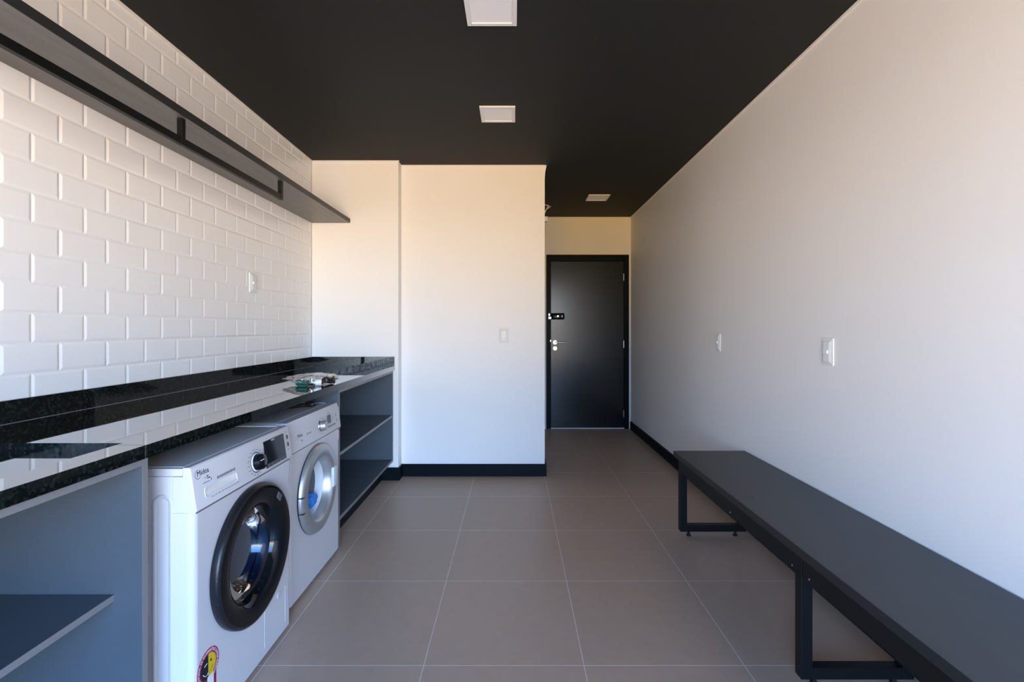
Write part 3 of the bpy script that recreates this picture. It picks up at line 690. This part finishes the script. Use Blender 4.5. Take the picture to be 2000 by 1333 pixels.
        kn = lathe_x(bmesh.new(), [(0.025, 0.003), (0.0235, 0.026), (0.021, 0.030), (0.001, 0.030)], 0, 0, 40, True)
        on_panel(kn, ky, kz, 0); obj('programme_dial', kn, M['silver'], cp, True)
        rects = []
        for k in range(12):
            a = PI*0.30+k*(PI*1.4)/11; rects.append((2.462+0.043*math.cos(a), 0.762+0.038*math.sin(a), 0.009, 0.002))
        dashes('programme_names', rects)
        b_ = BB((0, -0.024, -0.022, 0.0015, 0.024, 0.022), bev=0.0006); on_panel(b_, 2.572-cy, 0.776, 0); obj('display', b_, M['screen'], cp)
        for k in range(4):
            b_ = BB((0, -0.011, -0.0045, 0.002, 0.011, 0.0045), bev=0.0008); on_panel(b_, 2.560+k*0.027-cy, 0.737, 0); obj('key_button', b_, M['lam_edge'], cp)
        dashes('display_print', [(2.572, 0.807, 0.022, 0.0025)]); dashes('start_mark', [(2.668, 0.787, 0.012, 0.003), (2.668, 0.778, 0.006, 0.008)]); dashes('power_mark', [(2.675, 0.752, 0.005, 0.012)]); dashes('option_print', [(2.62,0.779,0.010,0.0018), (2.62,0.767,0.012,0.0018)])
        obj('rating_sticker', BB((0.0002, hw-0.032, 0.635, 0.0008, hw-0.012, 0.685)), M['pink'], t)
    return t

washer('white washing machine with a glossy black door ring, nearer the camera', -0.946, 1.418, 2.035, 0.850, 0.7165, 1.727, 0.457, 1)
washer('white washing machine with a silver door ring, beside the shelves', -0.993, 2.121, 2.729, 0.841, 0.702, 2.408, 0.463, 2)

# black power cord lying on the far machine
pts = []
for k in range(60):
    u = k/59; pts.append((-1.50+0.42*u, 2.24+0.34*u+0.02*math.sin(u*9), 0.8505+0.001*math.sin(u*14)))
bm = bmesh.new(); tube(bm, pts, 0.0085, 10)
cord = obj('electric_cable', bm, M['blk_plastic'], None, True); tag(cord, 'black electric cable lying across the top of the silver-ringed machine', 'cord')
bm = BB((-1.115, 2.555, 0.8415, -1.070, 2.600, 0.866), bev=0.008); obj('plug', bm, M['blk_plastic'], cord, True)

# ------------------------------------------------------------------ bag of fittings on the worktop
def crumple():
    bm = bmesh.new(); bmesh.ops.create_icosphere(bm, subdivisions=5, radius=1)
    for v in bm.verts:
        d = v.co.copy(); n_ = 0.18*noise.noise(d*2.1+Vector((3,1,7)))+0.10*noise.noise(d*5.3)+0.05*noise.noise(d*12)
        r_ = 1+n_
        # pointed tail of the bag towards the wall side
        tail = max(0, -d.x)**3*0.30
        v.co = Vector((0.128*d.x*(1+tail)*r_, 0.140*d.y*r_*(1-0.45*max(0, -d.x)**2), 0.031+0.030*d.z*r_*(1-0.4*max(0,-d.x)**2)))
        v.co.z = max(v.co.z, 0.0008)
    return bm
fb = obj('plastic_bag', crumple(), M['film'], None, True, loc=(-1.13, 2.70, WT)); tag(fb, 'crumpled clear plastic bag of fittings on the black worktop', 'bag')
bm = bmesh.new(); cyl(bm, (-1.172, 2.60, WT+0.0185), (-1.112, 2.60, WT+0.0185), 0.0165, 28); cyl(bm, (-1.178, 2.60, WT+0.0185), (-1.172, 2.60, WT+0.0185), 0.0135, 28)
tag(obj('hose_connector', bm, M['green'], None, True), 'dark green cylinder in the clear bag on the worktop', 'fitting')
bm = bmesh.new(); cyl(bm, (-1.072, 2.592, WT+0.020), (-1.045, 2.604, WT+0.020), 0.017, 28); cyl(bm, (-1.077, 2.590, WT+0.020), (-1.072, 2.592, WT+0.020), 0.009, 20)
tag(obj('round_fitting', bm, M['plastic'], None, True), 'round white cap in the clear bag on the worktop', 'fitting')
bm = bmesh.new(); cyl(bm, (-1.108, 2.598, WT+0.013), (-1.080, 2.598, WT+0.013), 0.0115, 6); cyl(bm, (-1.094, 2.598, WT+0.022), (-1.094, 2.598, WT+0.040), 0.008, 16)
tag(obj('pipe_fitting', bm, M['chrome'], None, True), 'shiny metal pipe fitting between green cylinder and white cap in the bag', 'fitting')
bm = bmesh.new()
pts = [(-1.035+0.030*math.cos(a)*(1-a*0.01), 2.675+0.045*math.sin(a), WT+0.011+0.0013*a+0.004*math.sin(3*a)) for a in [k*0.25 for k in range(78)]]
tube(bm, pts, 0.0075, 10); tag(obj('coiled_cable', bm, M['blk_plastic'], None, True), 'dark coiled cable at the right of the clear bag on the worktop', 'cable')
